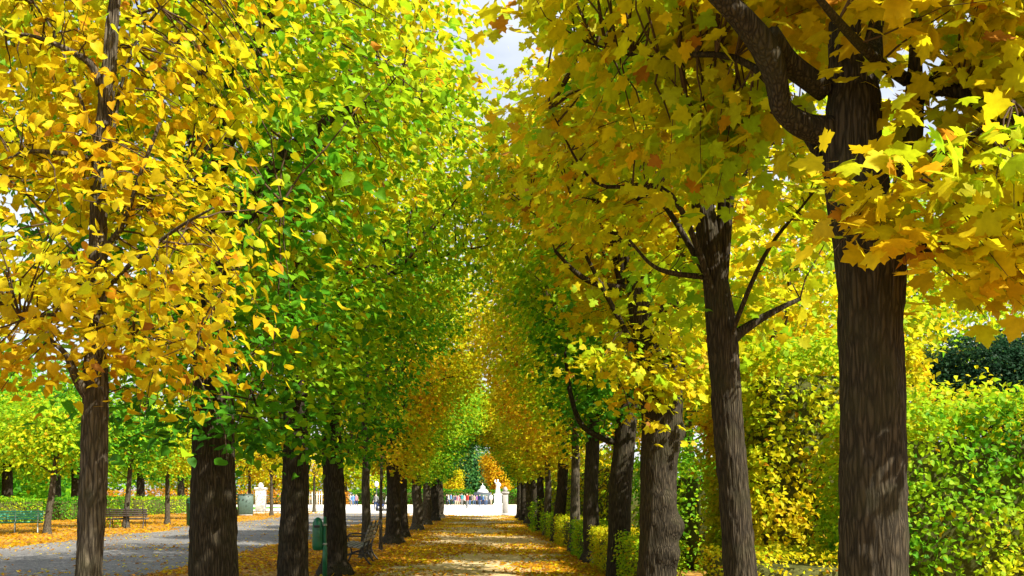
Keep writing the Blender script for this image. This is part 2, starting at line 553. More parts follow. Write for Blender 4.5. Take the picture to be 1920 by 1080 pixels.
def limbs(rng, fork, top, cen, n, r0):
    """curved limbs from the upper trunk to points spread through the crown: list of (P,R)"""
    res = []
    idx = [rng.integers(len(cen))]
    dmin = np.linalg.norm(cen-cen[idx[0]], axis=1)
    while len(idx) < n:
        j = int(np.argmax(dmin*rng.uniform(.6, 1, len(cen)))); idx.append(j)
        dmin = np.minimum(dmin, np.linalg.norm(cen-cen[j], axis=1))
    fork = np.asarray(fork, float); top = np.asarray(top, float)
    for j in idx:
        tip = cen[j]
        h = np.clip((tip[2]-fork[2])*.45/(max(top[2]-fork[2], .1)), 0, .95)
        a = fork + (top-fork)*h*rng.uniform(.5, 1)
        L = np.linalg.norm(tip-a)
        m1 = a + (tip-a)*.33 + np.array([0, 0, .16*L]) + rng.normal(0, .05*L, 3)
        m2 = a + (tip-a)*.68 + np.array([0, 0, .12*L]) + rng.normal(0, .06*L, 3)
        P = catmull([a, m1, m2, tip], 6)
        r = r0*np.clip(L/3.5, .35, 1)
        res.append((P, np.linspace(1, .14, len(P))*r))
    return res

def add_wood(parent, rng, branches, cen, o0, twig_n, barkmat, sides=9, twig_r=.008):
    for P, R in branches:
        V, faces = tube(P, R, sides, bark_disp(int(rng.integers(1e6)), .004) if R[0] > .05 else None)
        link('branch', build_mesh('branch', V-o0, faces, mats=[barkmat], smooth=True), parent)
    if twig_n and branches:
        nodes = np.vstack([P[2:] for P, R in branches])
        mb = MB()
        sel = rng.choice(len(cen), min(twig_n, len(cen)), replace=False)
        for j in sel:
            tip = cen[j]
            dd = np.linalg.norm(nodes-tip, axis=1)
            k = int(np.argmin(dd)); L = dd[k]
            if L < .15 or L > 2.4: continue
            a = nodes[k]
            m = a + (tip-a)*.5 + np.array([0, 0, .1*L]) + rng.normal(0, .07*L, 3)
            tip2 = tip + unit(tip-a)*.25 + np.array([0, 0, -.08])
            P = np.array([a, (a+m)/2 + rng.normal(0, .02*L, 3), m, (m+tip)/2, tip, tip2])
            V, faces = tube(P, np.linspace(1, .25, 6)*twig_r*(.7+L*.6), 4)
            mb.add(V-o0, faces[:1])
        if mb.n:
            o = mb.build('twigs', TWIG, parent)
            o['kind'] = 'stuff'

def tree(seed, name, label, group, base, trunk, crown, tone, tmpl=KITE, size=.14, per=14, spread=.26, singles=0, bark=BARK,
         hi=False, n_limbs=7, limb_r=.06, twig_n=150, fixed=(), knots=(), cat='tree', droop=.5, crown_axis=None, flare=1.5, tint=(1, 1, 1)):
    """trunk: list of (x,y,z,r) world points; crown: spray centres; tone: function(points)->tone"""
    rng = np.random.default_rng(seed)
    o0 = np.array([base[0], base[1], 0.0])
    root = thing(name, label, cat, o0, 0, group)
    tr = np.asarray(trunk, float)
    P, R = tr[:, :3], tr[:, 3]
    if P[0, 2] > -.05:
        b0 = P[0].copy(); b0[2] = -.1
        r0 = R[0]
        P = np.vstack([b0, [P[0, 0], P[0, 1], .18], P]) if P[0, 2] > .3 else np.vstack([b0, P])
        R = np.concatenate([[r0*flare, r0*(1+(flare-1)*.35)], R]) if len(P) == len(R)+2 else np.concatenate([[r0*flare], R])
    trunk_obj(root, P, R, bark, seed, hi, o0, knots)
    fz = np.argmin(np.abs(P[:, 2]-max(2.4, P[-1, 2]*.45)))
    br = list(fixed)
    if n_limbs:
        br += limbs(rng, P[fz], P[-1], crown, n_limbs, limb_r)
    add_wood(root, rng, br, crown, o0, twig_n, bark, 9 if hi else 6)
    ax = crown_axis or (P[-1, 0], P[-1, 1])
    pos, outw, rep = sprays_to_leaves(rng, crown, ax, per, spread)
    sz = size*rng.uniform(.65, 1.2, len(pos))
    tn = (tone(crown) + rng.normal(0, .28, len(crown)))[rep] + rng.normal(0, .36, len(pos))
    make_leaves(root, rng, tmpl, pos, outw, sz, tn, singles, droop, origin=o0, tint=tint)
    return root

def pix_path(pts, d, d2=None):
    """pixel centreline [(px,py,width)] at depth d -> (x,y,z,r) rows"""
    rows = []
    for i, (px, py, wd) in enumerate(pts):
        dd = d if d2 is None else d + (d2-d)*i/(len(pts)-1)
        p = W(px, py, dd); rows.append((*p, wd*.5*dd/F))
    return rows
def pix_limb(pts, d, d2=None, n=6):
    r = np.array(pix_path(pts, d, d2))
    P = catmull(r[:, :3], n)
    R = np.interp(np.linspace(0, len(r)-1, len(P)), np.arange(len(r)), r[:, 3])
    return P, R

def tone_fn(base, amp=.6, freq=.7, top=0.0, z_mid=5.0, inner=0.0, x0=0.0, off=0.0):
    return lambda P: base + amp*1.6*noise3(P, freq, off) + top*np.clip((P[:, 2]-z_mid)/3.0, -1, 1) + inner*(P[:, 0]-x0)

# ================================================================ ground and setting
def sheet(name, x0, x1, y0, y1, z, m, wob=0.0, seed=0, nx=2, ny=2):
    xs = np.linspace(x0, x1, nx); ys = np.linspace(y0, y1, ny)
    Xg, Yg = np.meshgrid(xs, ys)
    V = np.stack([Xg.ravel(), Yg.ravel(), np.full(Xg.size, z)], 1)
    if wob:
        edge = (V[:, 0] == x0) | (V[:, 0] == x1)
        V[:, 0] += np.where(edge, wob*noise3(V*np.array([1, 1, 0]), .35, seed), 0)
    Q = [[j*nx+i, j*nx+i+1, (j+1)*nx+i+1, (j+1)*nx+i] for j in range(ny-1) for i in range(nx-1)]
    o = link(name, build_mesh(name, V, [Q], mats=[m]))
    return tag(o, kind='structure')

sheet('ground', -900, 900, -300, 1600, -.004, M_SOIL)
sheet('alley_path', -2.35, 2.3, -6, 69, .004, M_SAND, .5, 3.3, 2, 120)
sheet('gravel_path', -14.6, -6.4, -6, 79, .004, M_GRAVEL, .9, 8.1, 2, 120)
sheet('plaza', -75, 40, 79.0, 150, .008, M_PLAZA)
sheet('plaza_edge', -6.0, 14, 69, 79.0, .008, M_PLAZA)
sheet('lawn', -60, -25, 95, 120, .016, M_LAWN)

# ---------------------------------------------------------------- rows of trees: positions along the alley (metres)
XL, XR = -2.95, 2.55
seedc = 100

# ---- right row, first tree: the big pollarded maple
rng = np.random.default_rng(5)
d = 5.94
tr = pix_path([(1636, 1300, 122), (1637, 1080, 119), (1635, 800, 115), (1631, 600, 118), (1630, 470, 124), (1612, 390, 112), (1598, 280, 104), (1600, 190, 96), (1585, 110, 60), (1575, 40, 40)], d)
fx = [pix_limb([(1570, 250, 62), (1510, 238, 46), (1468, 205, 38), (1458, 160, 40), (1440, 100, 52), (1400, 45, 44), (1350, -5, 36), (1290, -60, 25)], d, d-.5),
      pix_limb([(1545, 170, 40), (1480, 120, 40), (1440, 70, 48)], d, d-.3),
      pix_limb([(1650, 440, 80), (1690, 370, 46), (1704, 300, 44), (1712, 220, 40), (1716, 120, 26), (1718, 20, 20)], d, d-.1),
      pix_limb([(1600, 210, 60), (1630, 130, 50), (1640, 60, 30), (1660, -30, 20)], d, d+.6),
      pix_limb([(1700, 150, 24), (1640, 110, 20), (1580, 50, 16), (1530, -10, 12)], d-.1, d-.9),
      pix_limb([(1660, 460, 60), (1715, 462, 40), (1745, 462, 34)], d, d+.1),
      pix_limb([(1712, 190, 34), (1760, 150, 34), (1800, 100, 26), (1840, 20, 20)], d, d+.4),
      pix_limb([(1716, 170, 30), (1790, 170, 26), (1880, 220, 16), (1960, 200, 12)], d, d-.8),
      pix_limb([(1690, 380, 30), (1740, 300, 22), (1830, 250, 14), (1900, 190, 8)], d, d-1.0)]
bl = []
for (px, py, dz, rx, ry, rz) in [(1800, 330, -.8, .5, .45, .3), (1700, 290, -.85, .3, .28, .2), (1745, 400, -.6, .3, .3, .2), (1660, 425, -.6, .2, .15, .1), (1470, 0, .9, .9, .8, .45), (1870, 110, -.4, .8, .8, .6),
                                 (1900, 400, -.6, .5, .5, .4), (1390, 260, 1.3, .7, .6, .4), (1760, 20, -.5, .7, .7, .35), (1450, -160, .3, 1.3, 1.2, .5), (1800, -180, 0, 1.5, 1.3, .6),
                                 (1260, 140, 1.4, .8, .7, .5), (1820, 510, -.3, .36, .3, .18), (1200, -40, 1.2, 1.0, 1.0, .6), (2050, 200, 0, 1.0, 1.0, 1.0), (1600, 40, 1.4, .8, .5, .4)]:
    p = W(px, py, d+dz); bl.append((*p, rx, ry, rz))
cr = sample_blob(rng, 480, bl, .25, .1, 1.5)
RG = 'trees of the right-hand row along the alley'
LG = 'trees of the left-hand row along the alley'
tree(1, 'maple_tree', 'thick dark-barked maple with golden leaves and a curved limb, beside the tall hedge', RG, (tr[0][0], tr[0][1]), tr, cr,
     tone_fn(2.85, .4, .9), MAPLE_HI, .15, 13, .19, 300, BARK, True, 4, .04, 420, fx, knots=((1.1, 1.0, .07, .035),), droop=.45)

# ---- right row, second tree: slimmer, bent
d = 8.9
tr = pix_path([(1395, 1200, 62), (1389, 1080, 60), (1374, 900, 56), (1362, 760, 55), (1352, 620, 56), (1340, 520, 44), (1325, 420, 40), (1316, 360, 36), (1320, 250, 26), (1330, 120, 18)], d)
fx = [pix_limb([(1358, 650, 30), (1390, 622, 20), (1440, 590, 13), (1500, 560, 8)], d, d+.2),
      pix_limb([(1330, 520, 12), (1260, 512, 10), (1220, 495, 7), (1180, 450, 5)], d, d-.4)]
cr = sample_crown(np.random.default_rng(21), 420, 1, XR, 9.1, 3.15, 8.4, 1.75, row_profile(1), .32, .35, 1.2)
cr = cr[~((cr[:, 2] < 5.2) & (np.abs(cr[:, 0]-2.45) < .5) & (cr[:, 1] < 9.1) & (np.random.default_rng(1).random(len(cr)) < .85))]
tree(2, 'maple_tree', 'slender bent maple with lime-yellow leaves, behind the thick dark-barked maple', RG, (tr[0][0], tr[0][1]), tr, cr,
     tone_fn(2.15, .65, .6), MAPLE_HI, .13, 14, .25, 300, BARK, True, 8, .05, 300, fx)

# ---- right row, third tree: burr on the trunk
d = 13.1
tr = pix_path([(1230, 1100, 76), (1233, 1020, 72), (1234, 900, 66), (1240, 800, 74), (1238, 740, 80), (1215, 660, 44), (1200, 590, 40), (1188, 500, 34), (1160, 450, 30), (1125, 420, 24), (1110, 340, 14)], d)
fx = [pix_limb([(1240, 760, 70), (1262, 690, 50), (1262, 600, 34), (1275, 480, 22), (1300, 340, 14)], d, d+.3),
      pix_limb([(1190, 540, 14), (1130, 535, 12), (1085, 515, 9), (1040, 470, 6)], d, d-.5)]
cr = sample_crown(np.random.default_rng(22), 560, 1, XR, 13.1, 3.3, 9.3, 1.75, row_profile(1), .3, .35, 1.1)
cr = cr[~((cr[:, 2] < 5.8) & (np.abs(cr[:, 0]-2.3) < .6) & (cr[:, 1] < 13.1) & (np.random.default_rng(1).random(len(cr)) < .85))]
_b = [(*W(1248, 708, 12.5), .3, .25, .22), (*W(1235, 800, 12.7), .16, .12, .16), (*W(1150, 690, 12.6), .35, .3, .25), (*W(1190, 750, 12.6), .25, .2, .18), (*W(1262, 640, 12.7), .28, .2, .25)]
cr = np.vstack([cr, sample_blob(np.random.default_rng(77), 42, _b, .1, .1)])
tree(3, 'maple_tree', 'maple with lumpy burrs on its sunlit trunk and golden leaves above', RG, (tr[0][0], tr[0][1]), tr, cr,
     tone_fn(3.1, .75, .5, .4, 5.5), MAPLE_LO, .125, 16, .26, 300, BARK, True, 8, .06, 260, fx,
     knots=((-.5, 1.25, .12, .12), (-.9, .85, .1, .1), (-.2, 2.6, .12, .06), (-1.2, 1.6, .08, .05)))

# ---- right row, fourth tree, leaning right as it rises
d = 17.0
tr = pix_path([(1158, 1090, 46), (1160, 1000, 42), (1165, 900, 42), (1175, 780, 40), (1182, 650, 32), (1185, 540, 24), (1180, 420, 16)], d)
fx = [pix_limb([(1163, 832, 16), (1125, 820, 13), (1088, 792, 11), (1068, 730, 9), (1060, 660, 6)], d, d-.3)]
cr = sample_crown(np.random.default_rng(23), 560, 1, XR, 17.0, 3.0, 9.6, 1.75, row_profile(1, 1, True), .24, .35, 1.1)
tree(4, 'maple_tree', 'dark trunk leaning right with a side branch reaching over the path, olive-green leaves', RG, (tr[0][0], tr[0][1]), tr, cr,
     tone_fn(1.8, .75, .5, 1.0, 5.5), MAPLE_LO, .125, 16, .26, 250, BARK, False, 7, .05, 200, fx)

def row_tree(seed, side, Y, r, base_tone, label, z0=2.2, z1=9.4, n=600, size=.15, tmpl=KITE, singles=0, per=18, lean=(0, 0), bark=BARK, amp=.6, top=0.0, top_r=.45, rv=1.9,
             scale_in=1.0, name=None, hi=False, zmid=5.5, twig=90, nl=6, X=None, spread=.27, flare=1.8, hole=.2, shell=.45, offn=0.0, pts=None, meet=None):
    rng = np.random.default_rng(seed)
    X = (XL if side < 0 else XR) if X is None else X
    if tmpl is KITE: size *= .88
    cr = sample_crown(rng, n, side, X, Y, z0, z1, rv, row_profile(side, scale_in, Y > 16.5 if meet is None else meet), hole, shell)
    tr = pts or [(X+lean[0]*z/3+.02*rng.normal(), Y+lean[1]*z/3, z, r*(1-(1-top_r)*(z/6.5)**.8)) for z in (.35, 1.0, 1.8, 2.6, 3.6, 5.0, 6.5)]
    return tree(seed, name or ('linden_tree' if side < 0 else 'maple_tree'), label, LG if side < 0 else RG, (X, Y), tr, cr,
                tone_fn(base_tone, amp, .7, top, zmid, off=offn), tmpl, size, per, spread, singles, bark, hi, nl, .09 if hi else .065, twig, flare=flare)

# ---- right row going on
row_tree(35, 1, 21.1, .22, 1.9, 'stout upright dark trunk behind the third low hedge block on the right, olive crown', bark=BARK, z0=2.9, size=.16, top=1.2)
row_tree(36, 1, 25.2, .14, 2.9, 'thinner grey trunk of a close pair in the right row, amber crown', bark=BARK2, z0=2.7, size=.17, n=430, hole=.3)
row_tree(37, 1, 26.6, .15, 3.1, 'pale sunlit trunk of a close pair in the right row, amber crown', bark=BARK2, z0=2.7, size=.17, X=2.72, n=330, hole=.3)
row_tree(38, 1, 31.0, .24, 3.3, 'dark trunk leaning right beside the low hedge, orange-gold crown', bark=BARK, z0=2.6, lean=(.25, 0), size=.18, n=430, hole=.3)
row_tree(39, 1, 35.5, .16, 3.2, 'slim trunk half hidden by the dark leaning one, gold crown', bark=BARK2, z0=2.6, size=.2, n=430, hole=.3, meet=False, scale_in=0.9)
row_tree(40, 1, 40.0, .2, 3.0, 'right-row tree behind the bright green bush at the end of the low hedge', bark=BARK, z0=2.5, size=.2, n=430, hole=.3, meet=False, scale_in=0.75, z1=8.0)
row_tree(41, 1, 45.0, .22, 2.9, 'far right-row tree with yellow crown, first behind the low hedge', bark=BARK, z0=2.4, size=.19, n=430, hole=.3, meet=False, scale_in=0.7, z1=7.6)
row_tree(42, 1, 50.0, .22, 2.8, 'far right-row tree with yellow-green crown before the dark arch', bark=BARK2, size=.19, z0=2.4, z1=7.8, n=700, hole=0.12, scale_in=1.15)
row_tree(43, 1, 56.0, .26, .9, 'dark green clipped tree forming the right side of the far arch', bark=BARK, size=.2, n=800, z0=2.7, z1=8.2, scale_in=1.05)
row_tree(44, 1, 62.0, .26, .6, 'last dark green clipped tree on the right before the plaza', bark=BARK, size=.2, n=800, z0=2.8, z1=8.0, scale_in=1.05)

# ---- two unseen row trees, added only so their crowns shade the near left side
row_tree(27, 1, 1.7, .2, 3.0, 'unseen golden row maple added for its shade, right beside the viewpoint', z0=3.6, z1=9.4, size=.17, n=420, rv=1.7)
row_tree(28, 1, -2.4, .2, 3.0, 'unseen golden row maple added for its shade, behind the viewpoint', z0=3.4, z1=9.4, size=.17, n=420)

# ---- left row, first tree: young linden, yellow
d = 6.84
tr = pix_path([(160, 1300, 48), (166, 1080, 44), (174, 900, 46), (179, 740, 42), (180, 660, 36), (182, 560, 30), (184, 460, 28), (188, 340, 27), (196, 220, 26), (205, 120, 23), (213, 20, 18), (220, -80, 12)], d)
fx = [pix_limb([(176, 760, 22), (152, 725, 20), (135, 690, 16), (120, 660, 10), (60, 610, 6), (10, 570, 4)], d, d-.4),
      pix_limb([(188, 160, 16), (170, 120, 14), (130, 95, 11), (70, 70, 7), (10, 60, 5)], d, d-.2),
      pix_limb([(184, 560, 10), (150, 610, 9), (100, 590, 7), (40, 600, 5)], d, d-.7),
      pix_limb([(184, 480, 12), (230, 420, 9), (262, 330, 8), (300, 230, 6)], d, d-.4),
      pix_limb([(182, 560, 10), (240, 500, 9), (330, 430, 6), (400, 390, 4)], d, d-.6),
      pix_limb([(185, 300, 10), (130, 290, 10), (60, 284, 8), (0, 300, 5)], d, d-.4)]
rng = np.random.default_rng(31)
bl = []
for (px, py, dz, rx, ry, rz) in [(60, 520, -.3, .75, .9, .4), (230, 560, -.5, .75, .8, .36), (330, 620, -.3, .45, .6, .3), (200, 340, -.2, 1.1, .9, .34), (340, 390, -.2, .8, .8, .3), (60, 270, 0, .9, .9, .34),
                                 (80, 680, -.3, .6, .6, .22), (240, 690, -.3, .5, .5, .2), (300, 740, -.2, .35, .4, .15), (250, 150, 0, 1.0, .9, .34), (60, 70, .1, .9, .8, .36), (360, 500, -.1, .6, .6, .3), (260, -60, .2, 1.2, 1.0, .5), (400, 130, .2, .5, .6, .25)]:
    p = W(px, py, d+dz+(.35 if py < 420 else .1)); bl.append((*p, rx, ry, rz))
cr = sample_blob(rng, 390, bl, .25, .1, 1.6)
tree(31, 'linden_tree', 'slender young linden with thin grey trunk and yellow-gold leaves, nearest on the left', LG, (tr[0][0], tr[0][1]), tr, cr,
     tone_fn(3.45, .5, .9, -.15, 4), LINDEN, .092, 15, .26, 300, BARK2, True, 6, .022, 420, fx, droop=.8, flare=1.3)

# ---- left row, second tree
L2 = [(-2.96, 10.12, .35, .262), (-2.96, 10.12, 1.0, .255), (-2.97, 10.12, 1.8, .225), (-2.98, 10.12, 2.6, .215), (-3.0, 10.1, 3.4, .2), (-3.0, 10.1, 4.6, .16), (-3.05, 10.1, 6.2, .11), (-3.0, 10.1, 7.6, .07)]
row_tree(32, -1, 10.12, .25, 1.8, 'stout ridged trunk with a sunlit patch, green crown turning yellow above', z0=2.15, z1=10.0, n=900, size=.118, tmpl=LINDEN, per=17, singles=300,
         hi=True, amp=.75, top=.85, pts=L2, twig=380, nl=9, bark=BARK, zmid=5)
row_tree(33, -1, 14.4, .255, 1.75, 'thick straight trunk left of the green litter bin, dense green crown', z0=2.2, z1=10.0, n=850, size=.118, tmpl=LINDEN, per=17, singles=300, hi=True, amp=.7, top=.8, twig=260, bark=BARK)
row_tree(34, -1, 18.0, .255, 1.7, 'thick trunk with flared root between the green litter bin and the dark bench', z0=2.3, z1=9.8, n=800, size=.118, tmpl=LINDEN, per=17, singles=300, hi=True, amp=.55, top=.9, twig=200, bark=BARK, flare=1.9)
row_tree(45, -1, 22.9, .125, 1.3, 'young smooth trunk rising behind the dark bench, dark green crown', z0=2.4, z1=9.8, n=700, size=.15, tmpl=KITE, amp=.45, top=.8, bark=BARK2, scale_in=.9)
# the thin sapling beside the bench
cr = sample_blob(np.random.default_rng(46), 40, [(-2.9, 25.9, 3.0, .7, .8, .7), (-3.0, 25.9, 4.0, .6, .7, .8)], .1, .3)
tree(46, 'sapling', 'very thin straight sapling stem just right of the dark bench', LG, (-2.9, 25.9), [(-2.9, 25.9, .3, .05), (-2.9, 25.9, 1.2, .045), (-2.88, 25.9, 2.4, .04), (-2.9, 25.9, 4.0, .025)], cr,
     tone_fn(3.6), KITE, .15, 12, .25, 0, BARK2, False, 3, .02, 20)
row_tree(47, -1, 30.0, .27, 2.95, 'big trunk with widely flared foot right of the thin sapling, golden crown', z0=2.3, z1=9.6, n=900, size=.17, amp=.5, flare=2.1)
row_tree(48, -1, 34.0, .2, 2.8, 'dark trunk close behind the widely flared one, yellow crown', z0=2.3, z1=9.6, n=850, size=.18, amp=.5)
row_tree(49, -1, 41.0, .26, 1.95, 'grey trunk in front of the pale-sided one, bright lime crown', z0=2.2, n=900, size=.16, amp=.5, bark=BARK2, meet=False, scale_in=0.95, z1=8.8)
row_tree(50, -1, 48.0, .27, 1.6, 'far trunk with a pale sunlit side, lime-green crown by the arch', size=.16, amp=.5, bark=BARK2, z0=2.4, z1=8.2, n=950, scale_in=1.15)
row_tree(51, -1, 55.5, .3, .6, 'dark green clipped tree forming the left side of the far arch', n=850, size=.19, amp=.4, z0=2.7, z1=8.4, scale_in=1.05)
row_tree(52, -1, 62.5, .3, .4, 'last dark green clipped tree on the left before the plaza', n=850, size=.19, amp=.4, z0=2.7, z1=8.0, scale_in=1.05)

# ---------------------------------------------------------------- hedges
def hedge(seed, label, x0, x1, y0, y1, z1, base_tone, n, size=.06, tmpl=KITE, singles=0, group=None, amp=.6, wob=.12, name='hedge', bushy=0.0, patch=1.0, core=True):
    rng = np.random.default_rng(seed)
    o0 = np.array([(x0+x1)/2, (y0+y1)/2, 0])
    root = thing(name, label, 'hedge', o0, 0, group)
    ax, ay, az = (x1-x0), (y1-y0), z1
    areas = np.array([ax*ay, ax*az, ax*az, ay*az, ay*az]); areas /= areas.sum()
    k = rng.choice(5, n, p=areas)
    u, v = rng.random(n), rng.random(n)
    P = np.zeros((n, 3)); Nn = np.zeros((n, 3))
    for f, (fn, nv) in enumerate([(lambda: (x0+u*ax, y0+v*ay, z1+0*u), (0, 0, 1)), (lambda: (x0+u*ax, y0+0*u, v*z1), (0, -1, 0)), (lambda: (x0+u*ax, y1+0*u, v*z1), (0, 1, 0)),
                                  (lambda: (x0+0*u, y0+u*ay, v*z1), (-1, 0, 0)), (lambda: (x1+0*u, y0+u*ay, v*z1), (1, 0, 0))]):
        a = np.stack(fn(), 1); P[k == f] = a[k == f]; Nn[k == f] = nv
    rel = noise3(P, 1.6, 3) + .6*noise3(P, 4.1, 9)
    P = P + Nn*(wob*rel + rng.normal(0, wob*.5, n) - wob*.3)[:, None] + rng.normal(0, .02, (n, 3))
    if bushy:
        P[:, 2] *= 1 + bushy*noise3(P*np.array([1, 1, 0]), .8, 5)
    P[:, 2] = np.maximum(P[:, 2], .02)
    gap = noise3(P, 2.4, 6.1) + .5*noise3(P, 6.0, 3.3) > -.62          # thin patches
    P, Nn = P[gap], Nn[gap]; n = len(P)
    tn = base_tone + amp*1.6*noise3(P, patch, 2.2) + rng.normal(0, .35, n)
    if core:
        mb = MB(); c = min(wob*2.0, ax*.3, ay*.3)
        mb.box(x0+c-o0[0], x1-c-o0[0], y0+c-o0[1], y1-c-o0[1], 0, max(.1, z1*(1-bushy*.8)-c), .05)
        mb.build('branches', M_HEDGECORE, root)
    make_leaves(root, rng, tmpl, P, Nn, size*rng.uniform(.7, 1.25, n), tn, singles, .5, .4, origin=o0)
    return root

TH = 'tall clipped hedges on the right'
hedge(60, 'tall green hedge wall right of the thick dark-barked maple', 4.25, 10.5, 10.1, 11.3, 2.72, 1.95, 30000, .068, LINDEN, 300, TH, .95, .2, bushy=.06, patch=.8)
hedge(61, 'tall yellow hornbeam hedge between the two nearest right-hand trunks', 4.0, 6.6, 13.2, 16, 3.9, 2.75, 26000, .08, LINDEN, 200, TH, .7, .17, bushy=.05)
hedge(62, 'bright green leafy hedge behind the burred trunk', 4.1, 5.5, 18.5, 25, 2.6, 1.5, 9000, .09, KITE, 0, TH, .5, .2, bushy=.1)
hedge(63, 'olive tall hedge further along the right row', 3.9, 5.2, 27, 62, 3.2, 2.2, 9000, .13, KITE, 0, TH, .6, .2, bushy=.1)
LH = 'low clipped hedge blocks between the right-hand trunks'
for i, (y0, y1, tn, lab) in enumerate([(9.9, 12.3, 2.5, 'low clipped hedge block at the foot of the slender bent maple, nearest of its row'),
                                       (13.9, 16.2, 2.0, 'low hedge block behind the burred trunk'),
                                       (17.6, 20.3, 2.8, 'yellow-faced low hedge block between the leaning dark trunk and the burred trunk'),
                                       (21.8, 24.6, 1.7, 'darker green low hedge block behind the leaning dark trunk'),
                                       (26.8, 30.2, 2.9, 'sunlit yellow low hedge block by the close pair of trunks'),
                                       (31.8, 37.5, 2.2, 'long low hedge block beyond the dark right-leaning trunk')]):
    hedge(70+i, lab, (2.95 if i == 0 else 2.4), (4.3 if i == 0 else 3.1), y0, y1, .9, tn, 4200 if i < 3 else 3000, .05 if i < 3 else .06, KITE, 0, LH, .5, .06)
hedge(77, 'small bright green bush ending the low hedge row', 2.1, 2.9, 38.6, 40.2, 1.1, 1.9, 1200, .08, KITE, 0, None, .4, .15, 'bush', .25, core=False)

# ---------------------------------------------------------------- right background trees
def free_tree(seed, name, label, group, X, Y, r, z0, blobs, base_tone, n, size, per=12, spread=.45, amp=.6, bark=BARK2, top=0.0, lean=0.0, tmpl=KITE, hole=.12, tw=0, nl=5, cat='tree', h=None, tint=(1, 1, 1)):
    rng = np.random.default_rng(seed)
    cr = sample_blob(rng, n, [(X+a, Y+b, c, e, f, g) for a, b, c, e, f, g in blobs], hole, .5, .6)
    h = h or z0+2.5
    tr = [(X+lean*z, Y, z, r*(1-.5*z/h)) for z in (.35, h*.25, h*.5, h*.75, h)]
    return tree(seed, name, label, group, (X, Y), tr, cr, tone_fn(base_tone, amp, .5, top), tmpl, size, per, spread, 0, bark, False, nl, .06, tw, cat=cat, tint=tint)

RB = 'trees beyond the right-hand hedges'
big = lambda s, h: [(0, 0, h, 2.2*s, 2.2*s, 2.2*s), (-1.4*s, .4, h-1.2*s, 1.6*s, 1.6*s, 1.4*s), (1.5*s, -.3, h-.8*s, 1.6*s, 1.6*s, 1.5*s), (.2, 0, h+1.8*s, 1.4*s, 1.4*s, 1.3*s)]
free_tree(80, 'broadleaf_tree', 'yellow tree rising above the yellow hornbeam hedge', RB, 6.5, 20, .2, 3, big(1.05, 6.0), 2.9, 650, .17)
free_tree(81, 'broadleaf_tree', 'tall lime tree beyond the hedge, left of the dark yew', RB, 12.5, 30, .3, 4, big(1.6, 9.0), 2.35, 800, .24)
free_tree(82, 'broadleaf_tree', 'pale green tree above the dark yew at the right edge', RB, 22, 38, .3, 5, big(1.9, 10.0), 1.9, 800, .26)
free_tree(83, 'broadleaf_tree', 'yellow-green tree far behind the slender bent maple', RB, 9.5, 36, .25, 4, big(1.5, 8.0), 2.7, 800, .24)
free_tree(84, 'broadleaf_tree', 'gold tree far behind the burred trunk', RB, 7.0, 48, .25, 4, big(1.5, 7.5), 3.3, 700, .28)
free_tree(86, 'broadleaf_tree', 'green tree far behind the leaning dark trunk', RB, 6.4, 28, .2, 3, big(.9, 5.4), 1.8, 600, .18)
free_tree(85, 'yew_tree', 'dark blue-green yew behind the tall green hedge', None, 14.3, 26, .3, 1.5,
          [(.3, 0, 5.3, 1.6, 1.4, 1.0), (2.2, .4, 5.7, 1.9, 1.5, 1.0), (-1.1, 0, 5.0, 1.1, 1.0, .75), (1.0, 0, 4.1, 2.7, 2.0, 1.2)], -.2, 1900, .11, 18, .26, .2, BARK, tint=(.45, .36, 2.2))

# ---------------------------------------------------------------- left side beyond the gravel path
YG = 'young trees beyond the gravel path'
sm = lambda s, h: [(0, 0, h, 1.9*s, 2.1*s, 1.3*s), (-.9*s, .4, h+.7*s, 1.2*s, 1.3*s, 1.0*s), (.9*s, -.3, h+.5*s, 1.3*s, 1.4*s, 1.0*s)]
for i, (X, Y, lean, tn, s, h, lab) in enumerate([
        (-17.9, 37.8, .13, 1.9, 1.15, 4.0, 'leaning young tree right of the green bench, lime crown'),
        (-17.3, 44.5, .08, 1.3, 1.1, 4.3, 'young tree beside the low dark bench, olive crown'),
        (-17.0, 49.5, 0, 2.5, 1.1, 4.2, 'thin straight young tree with yellow crown, right of the low dark bench'),
        (-18.0, 60.0, 0, 2.4, 1.2, 4.4, 'young tree hidden behind the stout sunlit trunk, yellow-green crown'),
        (-18.6, 73.0, 0, 3.6, 1.25, 4.8, 'far young tree with gold crown beside the grey-green cabinet'),
        (-16.4, 71.0, 0, 3.4, 1.2, 4.8, 'far young tree with yellow crown right of the white pillar'),
        (-23.5, 42.0, 0, 1.5, 1.3, 4.6, 'young tree behind the green bench, green-yellow crown'),
        (-15.5, 84.0, 0, 3.2, 1.3, 5.0, 'far yellow tree seen between the two thick left trunks')]):
    free_tree(90+i, 'young_tree', lab, YG, X, Y, .15, 2.3, sm(s, h), tn, 420, .19, 12, .4, .5, BARK2, lean=lean, h=4.2)
WG = 'tall shaded trees beyond the left hedge'
k = 0
for Y in (46, 54, 62, 71, 82, 95):
    for X in (-31.5, -40.0):
        rr = np.random.default_rng(500+k)
        X2, Y2 = X+rr.normal(0, 1.2), Y+rr.normal(0, 1.5)+(3 if X < -35 else 0)
        free_tree(110+k, 'wood_tree', 'tall shaded tree of the dark wood beyond the far left hedge', WG, X2, Y2, .4, 3.6, big(1.7, 7.0), float(rr.uniform(.7, 1.9)), 480, .34, 12, .6, .6, BARK, h=7)
        k += 1
SH = 'hedge sections beyond the gravel path'
